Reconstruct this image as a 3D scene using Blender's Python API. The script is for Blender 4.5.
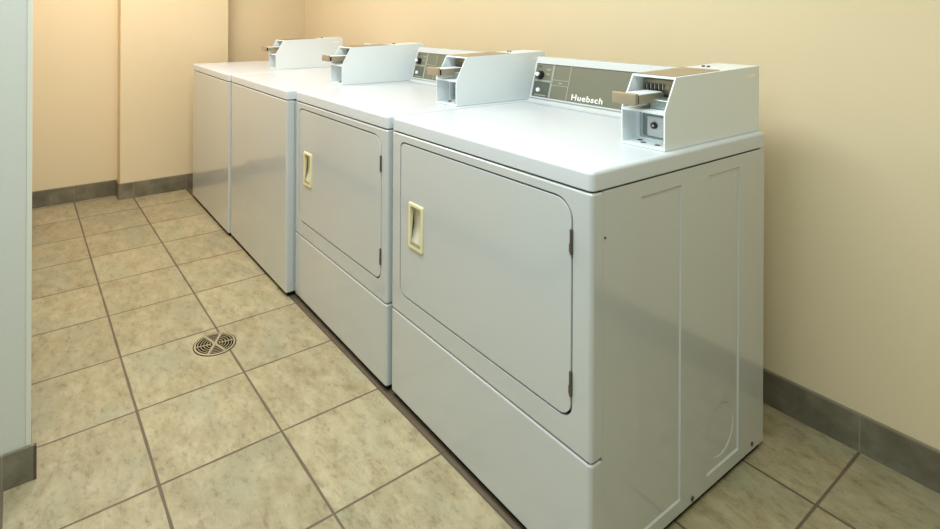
import bpy, bmesh, math, random
from mathutils import Vector, Matrix
from mathutils.geometry import tessellate_polygon
random.seed(4)
SC = bpy.context.scene
for o in list(bpy.data.objects): bpy.data.objects.remove(o)
COL = SC.collection

# ---------------------------------------------------------------- camera
cam_d = bpy.data.cameras.new('camera'); cam = bpy.data.objects.new('camera', cam_d); COL.objects.link(cam)
SC.camera = cam
F, CX, CY = 561.41, 412.85, 17.50
YAW, PITCH, ROLL = map(math.radians, (54.860, 0.0485, 0.2734))
fw = Vector((-math.sin(YAW)*math.cos(PITCH), math.cos(YAW)*math.cos(PITCH), -math.sin(PITCH)))
rt = Vector((math.cos(YAW), math.sin(YAW), 0)); up = rt.cross(fw)
rt2 = rt*math.cos(ROLL)+up*math.sin(ROLL); up2 = -rt*math.sin(ROLL)+up*math.cos(ROLL)
M = Matrix((rt2, up2, -fw)).transposed().to_4x4(); M.translation = Vector((0.7562, -1.0018, 1.2507))
cam.matrix_world = M
cam_d.sensor_fit = 'HORIZONTAL'; cam_d.sensor_width = 36; cam_d.lens = F/940*36
cam_d.shift_x = (470-CX)/940; cam_d.shift_y = (CY-264.5)/940
cam_d.clip_start = 0.02

# ---------------------------------------------------------------- world, lamps, exposure
w = bpy.data.worlds.new('world'); SC.world = w; w.use_nodes = True
w.node_tree.nodes['Background'].inputs[0].default_value = (.9, .95, 1, 1)
w.node_tree.nodes['Background'].inputs[1].default_value = 0.3
def area(name, loc, size, power, col, rot=(0,0,0)):
    l = bpy.data.lights.new(name, 'AREA'); l.shape = 'RECTANGLE'; l.size, l.size_y = size
    l.energy = power; l.color = col
    o = bpy.data.objects.new(name, l); COL.objects.link(o); o.location = loc; o.rotation_euler = rot
    return o
area('ceiling_lamp_near', (-.55, -.52, 2.40), (1.2, .6), 24.5, (.90, .99, 1))
area('ceiling_lamp_far', (-2.45, -.50, 2.40), (1.2, .6), 24.5, (1, .94, .87))
area('ceiling_lamp_entry', (.25, -1.8, 2.40), (1.0, .6), 11, (.76, .91, 1))
area('fill_light_end', (.75, -.80, 2.40), (.5, .9), 20, (.85, .98, .91))  # added fill that brightens the right end of the back wall
SC.view_settings.view_transform = 'Standard'; SC.view_settings.look = 'None'
SC.view_settings.exposure = 0.30; SC.view_settings.gamma = 1; SC.view_settings.use_curve_mapping = False

# ---------------------------------------------------------------- materials
def mat(name, col, rough=.5, metal=0, spec=.5, coat=0):
    m = bpy.data.materials.new(name); m.use_nodes = True
    b = m.node_tree.nodes['Principled BSDF']
    b.inputs['Base Color'].default_value = (*col, 1); b.inputs['Roughness'].default_value = rough
    b.inputs['Metallic'].default_value = metal; b.inputs['Specular IOR Level'].default_value = spec
    b.inputs['Coat Weight'].default_value = coat
    b.inputs['Coat Roughness'].default_value = .08
    return m
def nd(m, t, **kw):
    n = m.node_tree.nodes.new(t)
    for k, v in kw.items(): setattr(n, k, v)
    return n
def math_n(m, op, a, b=None, c=None):
    n = nd(m, 'ShaderNodeMath', operation=op)
    for i, v in enumerate((a, b, c)):
        if v is None: continue
        if isinstance(v, (int, float)): n.inputs[i].default_value = v
        else: m.node_tree.links.new(v, n.inputs[i])
    return n.outputs[0]
def mix(m, f, a, b, bt='MIX'):
    n = nd(m, 'ShaderNodeMix', data_type='RGBA', blend_type=bt)
    for k, v in ((0, f), (6, a), (7, b)):
        if isinstance(v, (int, float)): n.inputs[k].default_value = v
        elif isinstance(v, tuple): n.inputs[k].default_value = (*v, 1)
        else: m.node_tree.links.new(v, n.inputs[k])
    return n.outputs[2]
def noise(m, vec, scale, detail=4, rough=.55, dist=0):
    n = nd(m, 'ShaderNodeTexNoise'); n.inputs['Scale'].default_value = scale
    n.inputs['Detail'].default_value = detail; n.inputs['Roughness'].default_value = rough
    n.inputs['Distortion'].default_value = dist
    m.node_tree.links.new(vec, n.inputs['Vector']); return n
def ramp(m, fac, stops):
    n = nd(m, 'ShaderNodeValToRGB'); e = n.color_ramp.elements
    while len(e) < len(stops): e.new(.5)
    for i, (p, c) in enumerate(stops): e[i].position = p; e[i].color = (*c, 1) if isinstance(c, tuple) else (c, c, c, 1)
    m.node_tree.links.new(fac, n.inputs[0]); return n.outputs[0]
def link(m, a, b): m.node_tree.links.new(a, b)
def bump(m, h, strength, dist):
    n = nd(m, 'ShaderNodeBump'); n.inputs['Strength'].default_value = strength; n.inputs['Distance'].default_value = dist
    link(m, h, n.inputs['Height']); link(m, n.outputs[0], m.node_tree.nodes['Principled BSDF'].inputs['Normal'])

def enamel(name, col, rough, coat=.3):
    m = mat(name, col, rough, coat=coat)
    tc = nd(m, 'ShaderNodeTexCoord'); n = noise(m, tc.outputs['Object'], 160, 2)
    bump(m, n.outputs[0], .04, .001); return m
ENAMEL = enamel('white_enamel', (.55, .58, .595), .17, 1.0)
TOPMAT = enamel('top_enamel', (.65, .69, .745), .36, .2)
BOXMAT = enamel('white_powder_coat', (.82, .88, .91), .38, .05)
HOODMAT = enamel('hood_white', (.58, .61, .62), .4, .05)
DARK = mat('dark_gap', (.012, .012, .013), .8, spec=.1)
PANEL = mat('olive_panel', (.155, .160, .115), .4)
PANEL2 = mat('panel_line', (.33, .335, .27), .5)
PANEL3 = mat('panel_dark', (.085, .10, .08), .4)
WHITE = mat('white_print', (.85, .86, .84), .5)
BLACK = mat('black_plastic', (.012, .012, .012), .35)
CREAM = mat('cream_plastic', (.78, .71, .44), .4)
STEEL = mat('brushed_steel', (.50, .48, .44), .32, 1)
TAN = mat('worn_brass_plate', (.42, .35, .25), .42, .6)
BRONZE = mat('bronze_slide', (.40, .33, .235), .5, .5)
HINGE = mat('hinge_bronze', (.13, .11, .09), .4, .6)
TEAL = mat('zinc_mechanism', (.34, .40, .39), .35, .7)
LOCKW = mat('lock_plate_white', (.80, .81, .79), .5)
DRAIN = mat('drain_nickel', (.46, .40, .27), .4, .6)
DRAINB = mat('drain_well', (.010, .007, .004), .9, spec=.1)

WALL = mat('wall_paint', (.765, .645, .445), .62, spec=.3)
tc = nd(WALL, 'ShaderNodeTexCoord'); n1 = noise(WALL, tc.outputs['Object'], 90, 3); bump(WALL, n1.outputs[0], .12, .002)
CEIL = mat('ceiling_paint', (.80, .79, .75), .8)
PART = mat('partition_paint', (.60, .615, .58), .55, spec=.3)
BEAD = mat('corner_bead', (.68, .68, .60), .5)
tc = nd(PART, 'ShaderNodeTexCoord'); n1 = noise(PART, tc.outputs['Object'], 90, 3); bump(PART, n1.outputs[0], .1, .002)

# tiled floor: joints on a square grid
S, A0, B0 = .3428, -.6894, -1.5371
FLOOR = mat('floor_tile', (.5, .4, .3), .42, spec=.35)
def tile_floor(m):
    g = nd(m, 'ShaderNodeNewGeometry'); sp = nd(m, 'ShaderNodeSeparateXYZ'); link(m, g.outputs['Position'], sp.inputs[0])
    wob = noise(m, g.outputs['Position'], 7, 2); wo = math_n(m, 'MULTIPLY', math_n(m, 'SUBTRACT', wob.outputs[0], .5), .004)
    def dist(sock, off):
        u = math_n(m, 'DIVIDE', math_n(m, 'SUBTRACT', sock, off), S)
        r = math_n(m, 'ROUND', u)
        return math_n(m, 'MULTIPLY', math_n(m, 'ABSOLUTE', math_n(m, 'SUBTRACT', u, r)), S), math_n(m, 'FLOOR', u)
    dx, ix = dist(sp.outputs[0], B0); dy, iy = dist(sp.outputs[1], A0)
    # long joints a little wider than the cross joints
    d = math_n(m, 'MINIMUM', dx, math_n(m, 'SUBTRACT', dy, .0006))
    d = math_n(m, 'ADD', d, wo)
    joint = ramp(m, math_n(m, 'MULTIPLY', d, 100), [(.24, 1.0), (.43, 0.0)])
    cmb = nd(m, 'ShaderNodeCombineXYZ'); link(m, ix, cmb.inputs[0]); link(m, iy, cmb.inputs[1])
    wn = nd(m, 'ShaderNodeTexWhiteNoise', noise_dimensions='3D'); link(m, cmb.outputs[0], wn.inputs['Vector'])
    vm = nd(m, 'ShaderNodeVectorMath', operation='MULTIPLY_ADD'); link(m, wn.outputs['Color'], vm.inputs[0])
    vm.inputs[1].default_value = (7, 7, 7); link(m, g.outputs['Position'], vm.inputs[2])
    st = nd(m, 'ShaderNodeMapping'); link(m, vm.outputs[0], st.inputs[0]); st.inputs['Rotation'].default_value = (0, 0, .35); st.inputs['Scale'].default_value = (1, 1.7, 1)
    a = noise(m, st.outputs[0], 10, 10, .76, .05); b = noise(m, st.outputs[0], 30, 8, .78, .1); c = noise(m, st.outputs[0], 3.1, 3, .5)
    f = noise(m, st.outputs[0], 60, 3, .6)
    base = ramp(m, a.outputs[0], [(.30, (.28, .225, .13)), (.43, (.365, .305, .18)), (.56, (.44, .375, .235)), (.72, (.52, .455, .31))])
    green = ramp(m, c.outputs[0], [(.50, 0.0), (.68, .5)])
    base = mix(m, green, base, (.34, .345, .235))
    blot = ramp(m, b.outputs[0], [(.52, 0.0), (.58, .45), (.72, .95)])
    blot = math_n(m, 'MULTIPLY', blot, ramp(m, a.outputs[0], [(.40, 1.0), (.6, .45)]))
    base = mix(m, blot, base, (.19, .15, .095))
    tv = math_n(m, 'ADD', math_n(m, 'MULTIPLY', wn.outputs['Value'], .17), .84)
    hs = nd(m, 'ShaderNodeHueSaturation'); link(m, base, hs.inputs['Color']); link(m, tv, hs.inputs['Value'])
    gcol = mix(m, f.outputs[0], (.12, .088, .058), (.17, .128, .088))
    col = mix(m, joint, hs.outputs[0], gcol)
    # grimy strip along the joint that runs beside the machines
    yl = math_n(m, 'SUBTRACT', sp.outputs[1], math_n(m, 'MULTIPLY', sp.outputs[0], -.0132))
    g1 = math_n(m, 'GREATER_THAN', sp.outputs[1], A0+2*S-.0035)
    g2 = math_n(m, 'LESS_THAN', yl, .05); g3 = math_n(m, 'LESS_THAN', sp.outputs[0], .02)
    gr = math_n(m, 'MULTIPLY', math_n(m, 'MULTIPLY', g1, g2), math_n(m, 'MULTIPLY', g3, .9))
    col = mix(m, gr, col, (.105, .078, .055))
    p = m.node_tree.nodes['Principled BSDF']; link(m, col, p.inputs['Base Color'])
    rg = math_n(m, 'ADD', math_n(m, 'MULTIPLY', joint, .4), math_n(m, 'MULTIPLY_ADD', a.outputs[0], .2, .30)); link(m, rg, p.inputs['Roughness'])
    h = math_n(m, 'SUBTRACT', math_n(m, 'MULTIPLY', b.outputs[0], .25), joint)
    bump(m, h, .5, .0025)
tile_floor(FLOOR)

def base_mat(name, axis, off):
    m = mat(name, (.2, .2, .2), .45, spec=.35)
    g = nd(m, 'ShaderNodeNewGeometry'); sp = nd(m, 'ShaderNodeSeparateXYZ'); link(m, g.outputs['Position'], sp.inputs[0])
    u = math_n(m, 'DIVIDE', math_n(m, 'SUBTRACT', sp.outputs[axis], off), S)
    d = math_n(m, 'MULTIPLY', math_n(m, 'ABSOLUTE', math_n(m, 'SUBTRACT', u, math_n(m, 'ROUND', u))), S)
    j = ramp(m, math_n(m, 'MULTIPLY', d, 100), [(.12, 1.0), (.3, 0.0)])
    top = ramp(m, sp.outputs[2], [(.1035, 0.0), (.1065, 1.0)])
    a = noise(m, g.outputs['Position'], 9, 6, .65, .3)
    c = ramp(m, a.outputs[0], [(.32, (.125, .112, .075)), (.5, (.175, .158, .112)), (.68, (.245, .225, .165))])
    c = mix(m, math_n(m, 'MULTIPLY', j, .7), c, (.30, .26, .20))
    c = mix(m, math_n(m, 'MULTIPLY', top, .75), c, (.30, .26, .19))
    link(m, c, m.node_tree.nodes['Principled BSDF'].inputs['Base Color'])
    bump(m, a.outputs[0], .15, .002); return m
BASEX = base_mat('baseboard_tile_x', 0, B0); BASEY = base_mat('baseboard_tile_y', 1, A0)
EDGE = mat('baseboard_end', (.09, .065, .05), .6)

# ---------------------------------------------------------------- helpers
def finish(me, smooth=True, ang=35):
    if smooth:
        for p in me.polygons: p.use_smooth = not (p.area > .0004 and max(abs(c) for c in p.normal) > .99995)
        me.set_sharp_from_angle(angle=math.radians(ang))
def obj(name, bm, m, parent=None, smooth=True, wn=False, ang=35):
    bmesh.ops.recalc_face_normals(bm, faces=bm.faces)
    me = bpy.data.meshes.new(name); bm.to_mesh(me); bm.free()
    for x in (m if isinstance(m, (list, tuple)) else [m]): me.materials.append(x)
    finish(me, smooth, ang)
    o = bpy.data.objects.new(name, me); COL.objects.link(o)
    if parent: o.parent = parent
    if wn:
        md = o.modifiers.new('normals', 'WEIGHTED_NORMAL'); md.keep_sharp = True
    return o
def box(bm, lo, hi):
    lo, hi = Vector(lo), Vector(hi); c = (lo+hi)/2; s = hi-lo
    r = bmesh.ops.create_cube(bm, size=1); vs = r['verts']
    for v in vs: v.co = Vector((v.co.x*s.x, v.co.y*s.y, v.co.z*s.z))+c
    return vs
def bev(bm, edges, r, seg=3):
    bmesh.ops.bevel(bm, geom=edges, offset=r, segments=seg, profile=.5, affect='EDGES', clamp_overlap=True)
def rbox(lo, hi, r=0, seg=3, r2=None, sel2=None):
    """box, sel2-edges (function of the edge) bevelled first by r2, all others by r"""
    bm = bmesh.new(); box(bm, lo, hi)
    if r2 and sel2:
        bev(bm, [e for e in bm.edges if sel2(e)], r2, 5)
    if r: 
        es = [e for e in bm.edges if e.is_manifold and e.calc_face_angle(0) > math.radians(40)]
        bev(bm, es, r, seg)
    return bm
vert = lambda e: abs(e.verts[0].co.z-e.verts[1].co.z) > .5*(e.verts[0].co-e.verts[1].co).length
def rrect(x0, x1, z0, z1, rs, n=6):
    """rounded rectangle loop, corner radii (bl, br, tr, tl)"""
    out = []
    for (cx, cz, a0), r in zip(((x0, z0, 180), (x1, z0, 270), (x1, z1, 0), (x0, z1, 90)), rs):
        sx = 1 if cx == x0 else -1; sz = 1 if cz == z0 else -1
        for k in range(n+1):
            a = math.radians(a0+90*k/n)
            out.append((cx+sx*r+r*math.cos(a), cz+sz*r+r*math.sin(a)))
    return out
def inset(loop, d):
    n = len(loop); out = []
    for i in range(n):
        p0, p, p1 = Vector(loop[i-1]), Vector(loop[i]), Vector(loop[(i+1) % n])
        e0 = p-p0; e1 = p1-p
        if e0.length < 1e-7: e0 = e1
        if e1.length < 1e-7: e1 = e0
        n0 = Vector((-e0.y, e0.x)).normalized(); n1 = Vector((-e1.y, e1.x)).normalized()
        b = (n0+n1); b = b/max(b.dot(n0), .3) if b.length > 1e-6 else n0
        out.append(tuple(p+b*d))
    return out
def prism(bm, loop, f, d0, d1, bevel=0):
    """loop in 2-D mapped by f(u,v,d) to 3-D; front at d0, back at d1; small front chamfer"""
    rings = [(loop, d1), (loop, d0+bevel*(1 if d1 > d0 else -1))]
    if bevel:
        rings.append((inset(loop, bevel*.3), d0+bevel*.3*(1 if d1 > d0 else -1))); rings.append((inset(loop, bevel), d0))
    vr = [[bm.verts.new(f(u, v, d)) for u, v in lp] for lp, d in rings]
    for a, b in zip(vr, vr[1:]):
        for i in range(len(a)):
            j = (i+1) % len(a); bm.faces.new((a[i], a[j], b[j], b[i]))
    bm.faces.new(vr[-1]); bm.faces.new(list(reversed(vr[0])))
def flat_with_holes(bm, outer, holes, f, d):
    loops = [outer]+holes
    tri = tessellate_polygon([[Vector((u, v, 0)) for u, v in lp] for lp in loops])
    vs = [bm.verts.new(f(u, v, d)) for lp in loops for u, v in lp]
    for t in tri:
        try: bm.faces.new([vs[i] for i in t])
        except ValueError: pass
    idx = 0; out = []
    for lp in loops: out.append(vs[idx:idx+len(lp)]); idx += len(lp)
    return out
def ringwall(bm, va, vb):
    for i in range(len(va)):
        j = (i+1) % len(va); bm.faces.new((va[i], va[j], vb[j], vb[i]))
def newring(bm, loop, f, d): return [bm.verts.new(f(u, v, d)) for u, v in loop]
FXZ = lambda u, v, d: (u, d, v)       # front faces: u = x, v = z, d = y
FYZ = lambda u, v, d: (d, u, v)       # side faces: u = y, v = z, d = x
def cyl(bm, c, r, h, axis='Z', n=24, r2=None):
    m = {'Z': Matrix.Identity(4), 'Y': Matrix.Rotation(math.pi/2, 4, 'X'), 'X': Matrix.Rotation(math.pi/2, 4, 'Y')}[axis]
    bmesh.ops.create_cone(bm, cap_ends=True, segments=n, radius1=r, radius2=r if r2 is None else r2, depth=h, matrix=Matrix.Translation(c) @ m)
def cut(o, bm):
    bmesh.ops.recalc_face_normals(bm, faces=bm.faces)
    me = bpy.data.meshes.new('cutter'); bm.to_mesh(me); bm.free()
    c = bpy.data.objects.new('cutter', me); COL.objects.link(c)
    bpy.context.view_layer.update(); c.matrix_world = o.matrix_world.copy()
    o.modifiers.clear()
    md = o.modifiers.new('cut', 'BOOLEAN'); md.operation = 'DIFFERENCE'; md.object = c; md.solver = 'EXACT'
    bpy.context.view_layer.update(); dg = bpy.context.evaluated_depsgraph_get()
    nm = bpy.data.meshes.new_from_object(o.evaluated_get(dg)); old = o.data; o.modifiers.clear(); o.data = nm
    nm.name = old.name
    if nm.has_custom_normals: nm.normals_split_custom_set([(0, 0, 0)]*len(nm.loops))
    bpy.data.objects.remove(c); bpy.data.meshes.remove(me)
    finish(nm)
def thing(name, label, cat, loc=(0, 0, 0), rz=0, group=None):
    o = bpy.data.objects.new(name, None); COL.objects.link(o); o.location = loc; o.rotation_euler = (0, 0, rz)
    o.empty_display_size = .1; o['label'] = label; o['category'] = cat
    if group: o['group'] = group
    return o
def struct(name, bm, m, smooth=False):
    o = obj(name, bm, m, None, smooth); o['kind'] = 'structure'; return o
def sbox(name, lo, hi, m):
    bm = bmesh.new(); box(bm, lo, hi); return struct(name, bm, m)
def quadbox(name, pts, z0, z1, m):
    bm = bmesh.new(); a = [bm.verts.new((x, y, z0)) for x, y in pts]; b = [bm.verts.new((x, y, z1)) for x, y in pts]
    bm.faces.new(list(reversed(a))); bm.faces.new(b); ringwall(bm, a, b); return struct(name, bm, m)

# ---------------------------------------------------------------- the room
H = 2.44; XF, XP, WY, RW, HB = -3.6206, -3.495, .9885, .0061, .1088
XE, YE = 2.9, -2.8
YB0, YB1 = WY+RW*(XF-.2), WY+RW*XE       # baseboard face along the back wall
T = .010
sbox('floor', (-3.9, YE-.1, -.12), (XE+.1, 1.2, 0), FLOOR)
sbox('ceiling', (-3.9, YE-.1, H), (XE+.1, 1.2, H+.1), CEIL)
quadbox('wall_back', [(XF-.2, YB0+T), (XE, YB1+T), (XE, YB1+.14), (XF-.2, YB0+.14)], 0, H, WALL)
sbox('wall_far', (XF-.14, -1.0, 0), (XF-T, YB0+T+.004, H), WALL)
sbox('wall_pilaster', (XF-T-.002, -.4395+T, 0), (XP-T, .305-T, H), WALL)
sbox('wall_left', (XF-.14, -1.30, 0), (-1.1722, -.975, H), WALL)
sbox('wall_left_end', (-1.1722, -1.30, 0), (-1.0722, -.9700, H), PART)
sbox('wall_partition', (-1.1722, YE, 0), (-1.0722, -1.30, H), PART)
sbox('wall_near', (-1.18, YE-.1, 0), (XE, YE, H), PART)
sbox('wall_right', (XE, YE-.1, 0), (XE+.1, YB1+.14, H), WALL)
quadbox('baseboard_back', [(XF, WY+RW*XF), (XE, YB1), (XE, YB1+T), (XF, WY+RW*XF+T)], 0, HB, BASEX)
sbox('baseboard_far', (XF-T, -.975, 0), (XF, -.4395, HB), BASEY)
sbox('baseboard_far_corner', (XF-T, .300, 0), (XF, WY+RW*XF, HB), BASEY)
sbox('baseboard_pilaster', (XP-T, -.4395, 0), (XP, .300, HB), BASEY)
sbox('baseboard_pilaster_left', (XF, -.4395, 0), (XP-T, -.4395+T, HB), BASEX)
sbox('baseboard_pilaster_right', (XF, .300-T, 0), (XP-T, .300, HB), BASEX)
sbox('baseboard_left', (-1.0722, YE, 0), (-1.0625, -.963, HB*.85), BASEY)
sbox('baseboard_left_end', (-1.0722, -.963, 0), (-1.0620, -.956, HB*.85), EDGE)
sbox('baseboard_left_return', (XF, -.975, 0), (-1.0722, -.966, HB*.85), BASEX)
# plastered corner bead on the partition
bm = rbox((-1.0735, -.9810, HB*.85), (-1.0700, -.9685, H), .0015, 3); struct('trim_1', bm, BEAD)

# ---------------------------------------------------------------- machines
RZ = -.0132
ZB, ZT, ZG, ZF, D = .878, .922, .2938, .020, .7830

def lettering(text, size, m, parent, mw, name='lettering', bold=.0):
    cu = bpy.data.curves.new(name, 'FONT'); cu.body = text; cu.size = size; cu.extrude = .0004; cu.bevel_depth = bold; cu.bevel_resolution = 0
    cu.space_character = 1.13
    t = bpy.data.objects.new('tmp', cu); COL.objects.link(t); bpy.context.view_layer.update()
    me = bpy.data.meshes.new_from_object(t.evaluated_get(bpy.context.evaluated_depsgraph_get()))
    bpy.data.objects.remove(t); bpy.data.curves.remove(cu)
    me.name = name; me.materials.clear(); me.materials.append(m)
    me.transform(mw)
    o = bpy.data.objects.new(name, me); COL.objects.link(o); o.parent = parent; return o

def coin_meter(t, xr, yf, W=.123, yb=.781, zt=1.112):
    """coin box on the right end of the top; xr = right face, yf = front"""
    yf0 = yf; z1, z2 = 1.018, 1.102; th = .0035; xl = xr-W; ys = yf+.048
    side = [(yf, ZT+.001), (yb, ZT+.001), (yb, zt), (ys, z2), (yf, z1)]
    bm = bmesh.new()
    for x0, x1 in ((xr-th, xr), (xl, xl+th)):
        v0 = [bm.verts.new((x0, y, z)) for y, z in side]; v1 = [bm.verts.new((x1, y, z)) for y, z in side]
        bm.faces.new(v0); bm.faces.new(list(reversed(v1))); ringwall(bm, v0, v1)
    def slab(pts, x0=xl+th, x1=xr-th):
        v0 = [bm.verts.new((x0, y, z)) for y, z in pts]; v1 = [bm.verts.new((x1, y, z)) for y, z in pts]
        bm.faces.new(v0); bm.faces.new(list(reversed(v1))); ringwall(bm, v0, v1)
    sl = (zt-z2)/(yb-ys)
    slab([(ys, z2-th*1.6), (yb, zt-th), (yb, zt), (ys, z2)])                      # top
    slab([(yb-th, ZT+.001), (yb, ZT+.001), (yb, zt-th), (yb-th, zt-th)])          # back
    slab([(yf, ZT+.001), (yf+.35, ZT+.001), (yf+.35, ZT+.006), (yf, ZT+.006)])    # bottom
    slab([(yf, z1-.007), (yf+.006, z1-.007), (yf+.006, z1-.003), (yf+.10, z1-.003), (yf+.10, z1), (yf, z1)])  # shelf
    bev(bm, [e for e in bm.edges if e.is_manifold and e.calc_face_angle(0) > 1.0 and e.calc_length() > .02], .0009, 2)
    m = obj('coin_meter', bm, BOXMAT, t, wn=True)
    # lower vault opening
    bm = bmesh.new(); out = rrect(xl+th, xr-th, ZT+.006, z1-.007, (.001,)*4, 2)
    hol = rrect(xl+.018, xr-th-.002, ZT+.016, z1-.016, (.006, .001, .001, .006), 4)
    y0 = yf+.058
    o1, h1 = flat_with_holes(bm, out, [hol], FXZ, y0)
    ringwall(bm, h1, newring(bm, hol, FXZ, y0+.020)); obj('vault_frame', bm, BOXMAT, m)
    bm = bmesh.new(); box(bm, (xl+.012, y0+.012, ZT+.010), (xr-th-.001, y0+.020, z1-.012)); obj('vault_back', bm, TEAL, m)
    bm = bmesh.new(); flat_with_holes(bm, rrect(xl+.0165, xr-th-.001, ZT+.0145, z1-.0145, (.007,.001,.001,.007), 4), [hol], FXZ, y0-.0008); obj('vault_seal', bm, mat_seal, m)
    bm = rbox((xl+.034, y0+.006, ZT+.018), (xr-th-.010, y0+.012, z1-.026), .001, 2); lp = obj('lock_plate', bm, LOCKW, m)
    bm = bmesh.new(); cyl(bm, (xl+.055, y0+.004, ZT+.048), .0085, .008, 'Y'); obj('lock', bm, BLACK, m)
    bm = bmesh.new(); cyl(bm, (xl+.055, y0-.0005, ZT+.048), .0035, .003, 'Y', 12); obj('lock_key_slot', bm, STEEL, m)
    for cx, cy in ((xl+.045, yf+.030), (xl+.085, yf+.030), (xl+.022, yf+.050)):
        bm = bmesh.new(); cyl(bm, (cx, cy, ZT+.0062), .0075, .0006); obj('bolt_hole', bm, DARK, m)
    # upper mechanism
    bm = bmesh.new(); box(bm, (xl+th, yf+.105, z1), (xr-th, yf+.112, zt-.012)); obj('mechanism_plate', bm, TAN, m)
    bm = rbox((xl+.005, yf+.090, 1.050), (xr-.010, yf+.105, 1.088), .0015, 2); obj('slot_plate', bm, TAN, m)
    for k in range(5):
        bm = rbox((xl+.012+.0115*k, yf+.086, 1.056), (xl+.0155+.0115*k, yf+.0905, 1.076), .001, 2); obj('coin_slot', bm, DARK, m)
        bm = rbox((xl+.0165+.0115*k, yf+.084, 1.060), (xl+.0200+.0115*k, yf+.0902, 1.078), .001, 2); obj('coin_guide', bm, STEEL, m)
    bm = rbox((xl+.062, yf+.030, z1+.001), (xr-.012, yf+.104, 1.044), .004, 3); obj('mechanism_block', bm, TEAL, m)
    bm = bmesh.new(); cyl(bm, (xr-.014, yf+.075, 1.055), .006, .02, 'X', 16); obj('mechanism_pin', bm, BLACK, m)
    # coin slide: chute with a handle block at its tip
    x0, x1 = xr-.104, xr-.052
    bm = bmesh.new()
    for a, b, c, d in ((x0, x1, 1.034, 1.037), (x0, x0+.003, 1.037, 1.057), (x1-.003, x1, 1.037, 1.057)):
        box(bm, (a, yf-.046, c), (b, yf+.080, d))
    obj('coin_slide', bm, TAN, m)
    bm = rbox((x0+.003, yf-.040, 1.052), (x1-.003, yf+.078, 1.0595), .001, 2); obj('slide_tray', bm, BOXMAT, m)
    bm = rbox((xr-.115, yf-.052, 1.034), (xr-.046, yf-.040, 1.063), .0025, 3); obj('slide_handle', bm, BRONZE, m)
    bm = rbox((x1-.002, yf-.038, 1.036), (x1+.0015, yf-.031, 1.056), .0005, 1); obj('slide_stop', bm, DARK, m)
    # steel cover plate on the top, two screws, slot in the side
    bm = bmesh.new(); zz = lambda y: z2+sl*(y-ys)+.0006
    pts = [(xl+.006, ys+.008), (xr-.010, ys+.008), (xr-.010, ys+.235), (xl+.006, ys+.235)]
    v0 = [bm.verts.new((x, y, zz(y))) for x, y in pts]; v1 = [bm.verts.new((x, y, zz(y)+.001)) for x, y in pts]
    bm.faces.new(v0); bm.faces.new(v1); ringwall(bm, v0, v1); obj('cover_plate', bm, TANTOP, m)
    for dx in (.030, .045):
        bm = bmesh.new(); cyl(bm, (xl+dx, ys+.30, zz(ys+.30)+.0015), .0045, .004, 'Z', 12); obj('screw', bm, HINGE, m)
    bm = rbox((xr-.001, yb-.072, zt-.032), (xr+.0006, yb-.024, zt-.022), .0004, 1); obj('side_slot', bm, SLOTW, m)
    return m
mat_seal = mat('dark_steel_seal', (.16, .19, .20), .4, .6)
TANTOP = mat('brushed_cover_wall_reflection', (.50, .42, .30), .3, .85)  # steel with the tan wall's reflection put into its base colour
SLOTW = mat('slot_white', (.95, .95, .9), .5)

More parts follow.
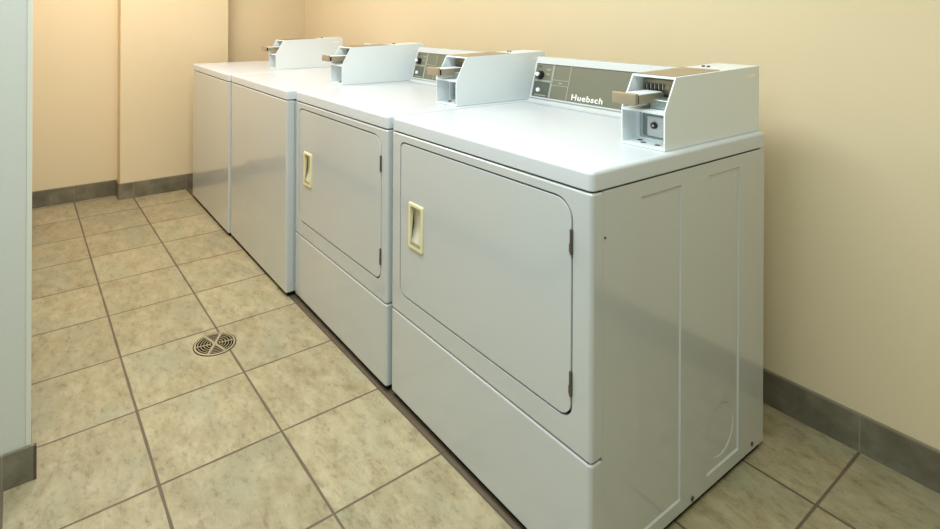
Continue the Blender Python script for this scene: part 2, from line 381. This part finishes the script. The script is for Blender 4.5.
def hood(t, w, xr_box, W=.123, panel=True, x_left=None):
    xL = (-w+.012) if x_left is None else x_left; xR = xr_box-W-.0005
    P0 = Vector((0, .617, .9407)); P1 = Vector((0, .662, 1.0985))
    pts = [(.604, ZT+.001), (.604, .930), (.617, .9385), (.662, 1.0985), (.768, 1.091), (.768, ZT+.001)]
    bm = bmesh.new()
    v0 = [bm.verts.new((xL, y, z)) for y, z in pts]; v1 = [bm.verts.new((xR, y, z)) for y, z in pts]
    bm.faces.new(v0); bm.faces.new(list(reversed(v1))); ringwall(bm, v0, v1)
    bev(bm, [e for e in bm.edges if e.is_manifold and e.calc_face_angle(0) > .6], .004, 3)
    h = obj('control_hood', bm, HOODMAT, t, wn=True)
    # frame of reference of the sloped face: u along x, v up the slope, d outward
    tv = Vector((0, .662-.617, 1.0985-.9385)); L = tv.length; tv.normalize(); nv = Vector((0, -tv.z, tv.y)); o0 = Vector((0, .617, .9385))
    f = lambda u, v, d: Vector((u, 0, 0))+o0+tv*v+nv*d
    def plate(u0, u1, a, b, d0, d1, m, name, r=.0005):
        bm = bmesh.new(); prism(bm, rrect(u0, u1, a, b, (r,)*4, 3), f, d1, d0); return obj(name, bm, m, h)
    if panel:
        plate(xL+.010, xR-.012, .010, .138, -.001, .0012, PANEL, 'display_panel')
        # raised white rim round the panel
        bm = bmesh.new(); out = rrect(xL+.003, xR-.001, .004, .146, (.003,)*4, 3); inn = rrect(xL+.010, xR-.011, .009, .139, (.002,)*4, 3)
        a, b = flat_with_holes(bm, out, [inn], f, .0055)
        ringwall(bm, a, newring(bm, out, f, -.001)); ringwall(bm, b, newring(bm, inn, f, .0))
        obj('panel_rim', bm, HOODMAT, h)
        X = lambda d: -.775+d+(xL+.775)       # offsets measured from the left end
        plate(X(.012), X(.090), .012, .069, .001, .0018, PANEL3, 'panel_dark_field')
        plate(X(.012), X(.096), .069, .076, .001, .0022, PANEL2, 'panel_stripe')
        plate(X(.090), X(.099), .012, .136, .001, .0022, PANEL2, 'panel_stripe')
        plate(X(.174), X(.1775), .011, .137, .001, .0022, PANEL2, 'panel_stripe')
        plate(X(.099), X(.174), .080, .0825, .001, .0022, PANEL2, 'panel_stripe')
        plate(X(.099), X(.174), .060, .0625, .001, .0022, PANEL2, 'panel_stripe')
        plate(X(.128), X(.146), .068, .073, .001, .0022, PANEL2, 'panel_stripe')
        plate(X(.060), X(.082), .115, .120, .001, .0022, PANEL2, 'panel_print')
        plate(X(.062), X(.080), .097, .102, .001, .0022, PANEL2, 'panel_print')
        plate(X(.022), X(.078), .015, .019, .001, .0022, PANEL2, 'panel_print')
        plate(X(.016), X(.034), .124, .132, .001, .0022, PANEL3, 'panel_print')
        def knob(u, v, r, hgt, m, name, par, r2=None, d=0.002):
            bm = bmesh.new(); c = f(u, v, d+hgt/2)
            rot = nv.to_track_quat('Z', 'X').to_matrix().to_4x4()
            bmesh.ops.create_cone(bm, cap_ends=True, segments=24, radius1=r, radius2=r2 or r, depth=hgt, matrix=Matrix.Translation(c) @ rot)
            return obj(name, bm, m, par)
        knob(X(.036), .094, .0165, .018, BLACK, 'selector_knob', h, .013)
        knob(X(.036), .094, .0085, .005, WHITE, 'knob_cap', h, .008, .020)
        knob(X(.038), .036, .0085, .006, WHITE, 'start_button', h, .008)
        # brand lettering in bold white
        mw = Matrix.Translation(f(X(.1975), .0175, .0016)) @ Matrix((Vector((1, 0, 0)), tv, nv)).transposed().to_4x4() @ Matrix.Diagonal((1.26, 1.06, 1, 1))
        lettering('Huebsch', .0275, WHITE, h, mw, bold=.0007)
    return h

def top_panel(t, w, zb):
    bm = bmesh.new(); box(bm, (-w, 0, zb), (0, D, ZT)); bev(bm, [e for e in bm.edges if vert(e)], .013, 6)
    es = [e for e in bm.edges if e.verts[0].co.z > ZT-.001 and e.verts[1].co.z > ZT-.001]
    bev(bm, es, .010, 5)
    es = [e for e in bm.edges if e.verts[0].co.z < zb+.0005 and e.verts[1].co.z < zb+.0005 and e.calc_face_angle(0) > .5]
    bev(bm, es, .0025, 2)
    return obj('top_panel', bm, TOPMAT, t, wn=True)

def front_shell(name, t, w, z0, z1, depth=.0366):
    """flat sheet-metal front with rounded upright corners and softened edges"""
    bm = bmesh.new(); box(bm, (-w, 0, z0), (0, depth, z1))
    bev(bm, [e for e in bm.edges if vert(e) and e.verts[0].co.y < .001], .010, 6)
    es = [e for e in bm.edges if not vert(e) and e.is_manifold and e.calc_face_angle(0) > .7 and min(e.verts[0].co.y, e.verts[1].co.y) < depth-.001 or
          (abs(e.verts[0].co.z-e.verts[1].co.z) < 1e-5 and e.calc_face_angle(0) > .7)]
    bev(bm, es, .0055, 4)
    return obj(name, bm, ENAMEL, t, wn=True)

def side_panels(t, w, emboss):
    y0, y1, z0, z1 = .0385, D-.004, ZF+.002, ZB-.004
    out = rrect(y0, y1, z0, z1, (.0005,)*4, 1)
    bm = bmesh.new(); x = -.0012; dp = .0035; wv = .0035
    if emboss:
        h1 = rrect(.177, .346, .054, .838, (.004,)*4, 3); h2 = rrect(.469, .636, .056, .841, (.004,)*4, 3)
        rings = flat_with_holes(bm, out, [h1, h2], FYZ, x)
        i1 = inset(h1, wv); r1 = newring(bm, i1, FYZ, x-dp); ringwall(bm, rings[1], r1); bm.faces.new(r1)
        i2 = inset(h2, wv); r2 = newring(bm, i2, FYZ, x-dp); ringwall(bm, rings[2], r2)
        c = [(.545+.070*math.cos(a), .147+.070*math.sin(a)) for a in [2*math.pi*k/40 for k in range(40)]]
        ci = [(.545+.0665*math.cos(a), .147+.0665*math.sin(a)) for a in [2*math.pi*k/40 for k in range(40)]]
        for v in r2: bm.verts.remove(v) if False else None
        rr = flat_with_holes(bm, i2, [c], FYZ, x-dp)
        rc = newring(bm, ci, FYZ, x-dp-.002); ringwall(bm, rr[1], rc); bm.faces.new(rc)
        bmesh.ops.remove_doubles(bm, verts=bm.verts, dist=1e-5)
        rings0 = [v for v in bm.verts if abs(v.co.x-x) < 1e-6 and (v.co.y < y0+.001 or v.co.y > y1-.001)]
    else:
        bm.faces.new(newring(bm, out, FYZ, x))
    # returned edges of the sheet
    e = [ed for ed in bm.edges if ed.is_boundary]
    r = bmesh.ops.extrude_edge_only(bm, edges=e)
    for v in r['geom']:
        if isinstance(v, bmesh.types.BMVert): v.co.x -= .010
    s = obj('side_panel', bm, ENAMEL, t, ang=20)
    bm = rbox((-w+.0012, y0, z0), (-w+.012, y1, z1), .002, 2); obj('side_panel', bm, ENAMEL, t)
    return s

def common(t, w, zb, emboss=False):
    bm = bmesh.new(); box(bm, (-w+.006, .012, .003), (-.010, D-.012, zb+.002)); obj('inner_body', bm, DARK, t)
    bm = bmesh.new(); box(bm, (-w+.003, D-.006, ZF+.004), (-.003, D-.003, zb-.004)); obj('back_panel', bm, ENAMEL, t)
    side_panels(t, w, emboss)
    for fx in (-w+.05, -.05):
        for fy in (.07, D-.06):
            bm = bmesh.new(); cyl(bm, (fx, fy, .016), .019, .032, 'Z', 16, .014); obj('leveling_foot', bm, BLACK, t)
    if emboss:
        for y, z in ((.40, .034), (.712, .040), (.0445, .7725)):
            r = .006 if z < .1 else .0025
            bm = bmesh.new(); cyl(bm, (-.0005, y, z), r, .003, 'X', 14); obj('screw', bm, HINGE, t)
    top_panel(t, w, zb)

def dryer(name, label, loc, w, boxx, boxy, emboss, group=None, hood_left=None):
    t = thing(name, label, 'dryer', loc, RZ, group)
    common(t, w, ZB, emboss)
    up_ = front_shell('upper_front', t, w, ZG+.0015, ZB-.004)
    front_shell('lower_front', t, w, ZF, ZG-.0015)
    # door opening and door
    dx0, dx1, dz0, dz1 = (-.7435, -.0555, .3625, .8455) if emboss else (-.7235, -.0380, .3625, .8455); rs = (.022, .034, .045, .018)
    loop = rrect(dx0, dx1, dz0, dz1, rs, 8)
    bm = bmesh.new(); big = inset(loop, -.0050); prism(bm, big, FXZ, -.02, .013); cut(up_, bm)
    up_.modifiers.new('normals', 'WEIGHTED_NORMAL').keep_sharp = True
    bm = bmesh.new(); prism(bm, inset(loop, -.0045), FXZ, .0100, .0165); obj('door_recess', bm, DARK, t)
    hx0, hx1, hz0, hz1 = dx0+.0495, dx0+.1265, .529, .671
    bm = bmesh.new(); prism(bm, loop, FXZ, -.0004, .012, .0018)
    door = obj('door', bm, ENAMEL, t)
    ho = rrect(hx0+.004, hx1-.004, hz0+.004, hz1-.004, (.004,)*4, 4)
    bm = bmesh.new(); prism(bm, ho, FXZ, -.02, .030); cut(door, bm)
    door.modifiers.new('normals', 'WEIGHTED_NORMAL').keep_sharp = True
    # cream recessed pull
    o_ = rrect(hx0, hx1, hz0, hz1, (.005,)*4, 4); i_ = rrect(hx0+.013, hx1-.009, hz0+.016, hz1-.010, (.004,)*4, 4)
    bm = bmesh.new(); a, b = flat_with_holes(bm, inset(o_, .002), [i_], FXZ, -.0055)
    ringwall(bm, a, newring(bm, o_, FXZ, -.0035)); 
    ring = newring(bm, o_, FXZ, .0010); ringwall(bm, newring(bm, o_, FXZ, -.0035), ring)
    # scoop: walls go in, deeper at the top, shelving out to the rim at the bottom
    zc0, zc1 = hz0+.016, hz1-.010
    dep = lambda z: -.0055+.0145*min(1, max(0, (z-zc0)/(zc1-zc0))*2.2)**.8
    back = [bm.verts.new((u, dep(v)+.0005, v)) for u, v in i_]; ringwall(bm, b, back)
    hd = obj('door_handle', bm, CREAM, door)
    bm = bmesh.new(); xs0, xs1 = hx0+.013, hx1-.009; N = 12; rows = []
    for k in range(N+1):
        z = zc0+(zc1-zc0)*k/N; rows.append([bm.verts.new((xs0, dep(z), z)), bm.verts.new((xs1, dep(z), z))])
    for r0, r1 in zip(rows, rows[1:]): bm.faces.new((r0[0], r0[1], r1[1], r1[0]))
    for r in rows: 
        pass
    sc = obj('handle_scoop', bm, SCOOP, door); sc.modifiers.new('thick', 'SOLIDIFY').thickness = .001
    for z0, z1 in ((.729, .783), (.416, .469)):
        bm = bmesh.new(); cyl(bm, (dx1+.0015, -.001, (z0+z1)/2), .0042, z1-z0, 'Z', 12)
        box(bm, (dx1-.0035, -.0035, z0+.004), (dx1+.0045, .004, z0+.022)); obj('hinge', bm, HINGE, t)
    coin_meter(t, boxx, boxy)
    hood(t, w, boxx, x_left=hood_left)
    return t
SCOOP = mat('cream_scoop', (.62, .60, .48), .35)

def washer(name, label, loc, w, boxx, boxy, group=None):
    t = thing(name, label, 'washing machine', loc, RZ, group)
    common(t, w, ZB+.002)
    front_shell('front_panel', t, w, ZF, ZB-.002)
    coin_meter(t, boxx, boxy)
    hood(t, w, boxx, x_left=-w*.58)
    return t

def place(x, y): c, s = math.cos(RZ), math.sin(RZ); return (c*x-s*y, s*x+c*y, 0)
WD, WW = .799, .825
dryer('clothes_dryer', 'white coin-operated dryer nearest the camera, its embossed right side panel in full view',
      place(0, 0), WD, -.0171, .2973, True, hood_left=-.775)
dryer('clothes_dryer', 'white coin dryer with cream pull handle, second in the row, beside the plain-fronted washers',
      place(-.8150, -.009), .775, -.0240, .313, False, hood_left=-.762)
washer('washing_machine', 'plain-fronted white coin washer standing directly beside the dryers',
       place(-1.6010, -.0461), .825, -.0400, .294)
washer('washing_machine', 'plain-fronted white coin washer at the far end of the row by the pilaster',
       place(-2.4370, -.0557), .845, -.124, .322)

# ---------------------------------------------------------------- floor drain
dr = thing('floor_drain', 'round metal grate set in the floor tiles in front of the machines', 'drain', (-1.4246, -.3830, 0), math.radians(8))
R0 = .076
bm = bmesh.new(); n = 48
prof = [(R0, .0), (R0-.001, .0025), (R0-.007, .003), (R0-.008, .0006)]
rings = [[bm.verts.new((r*math.cos(2*math.pi*k/n), r*math.sin(2*math.pi*k/n), z)) for k in range(n)] for r, z in prof]
for a, b in zip(rings, rings[1:]): ringwall(bm, a, b)
obj('rim', bm, DRAIN, dr)
bm = bmesh.new(); cyl(bm, (0, 0, .0006), R0+.0025, .0010, 'Z', 48); obj('drain_well', bm, DRAINB, dr)
bm = bmesh.new()
def arc(r0, r1, a0, a1, z0=.001, z1=.0032, k=10):
    vs = []
    for i in range(k+1):
        a = a0+(a1-a0)*i/k; c, s = math.cos(a), math.sin(a)
        vs.append([bm.verts.new((r*c, r*s, z)) for r, z in ((r0, z0), (r0, z1), (r1, z1), (r1, z0))])
    for p, q in zip(vs, vs[1:]):
        for j in range(4): bm.faces.new((p[j], p[(j+1) % 4], q[(j+1) % 4], q[j]))
    bm.faces.new(vs[0]); bm.faces.new(list(reversed(vs[-1])))
angs = [8, 71, 137, 188, 251, 317]
for i in range(5):
    r = .017+i*.0108
    for a0, a1 in zip(angs, angs[1:]+[368]):
        arc(r, r+.0026, math.radians(a0+3), math.radians(a1-3))
for q, ang in enumerate(angs):
    a = math.radians(ang); thick = q % 3 != 1; wd_ = .0042 if thick else .0024; r0, r1 = (.006 if thick else .014, R0-.006)
    c, s = math.cos(a), math.sin(a); pts = [(r0, -wd_), (r1, -wd_), (r1, wd_), (r0, wd_)]
    lo = [bm.verts.new((x*c-y*s, x*s+y*c, .001)) for x, y in pts]; hi = [bm.verts.new((x*c-y*s, x*s+y*c, .0036)) for x, y in pts]
    bm.faces.new(lo); bm.faces.new(hi); ringwall(bm, lo, hi)
cyl(bm, (0, 0, .0024), .010, .0026, 'Z', 20)
obj('grate', bm, DRAIN, dr, smooth=False)
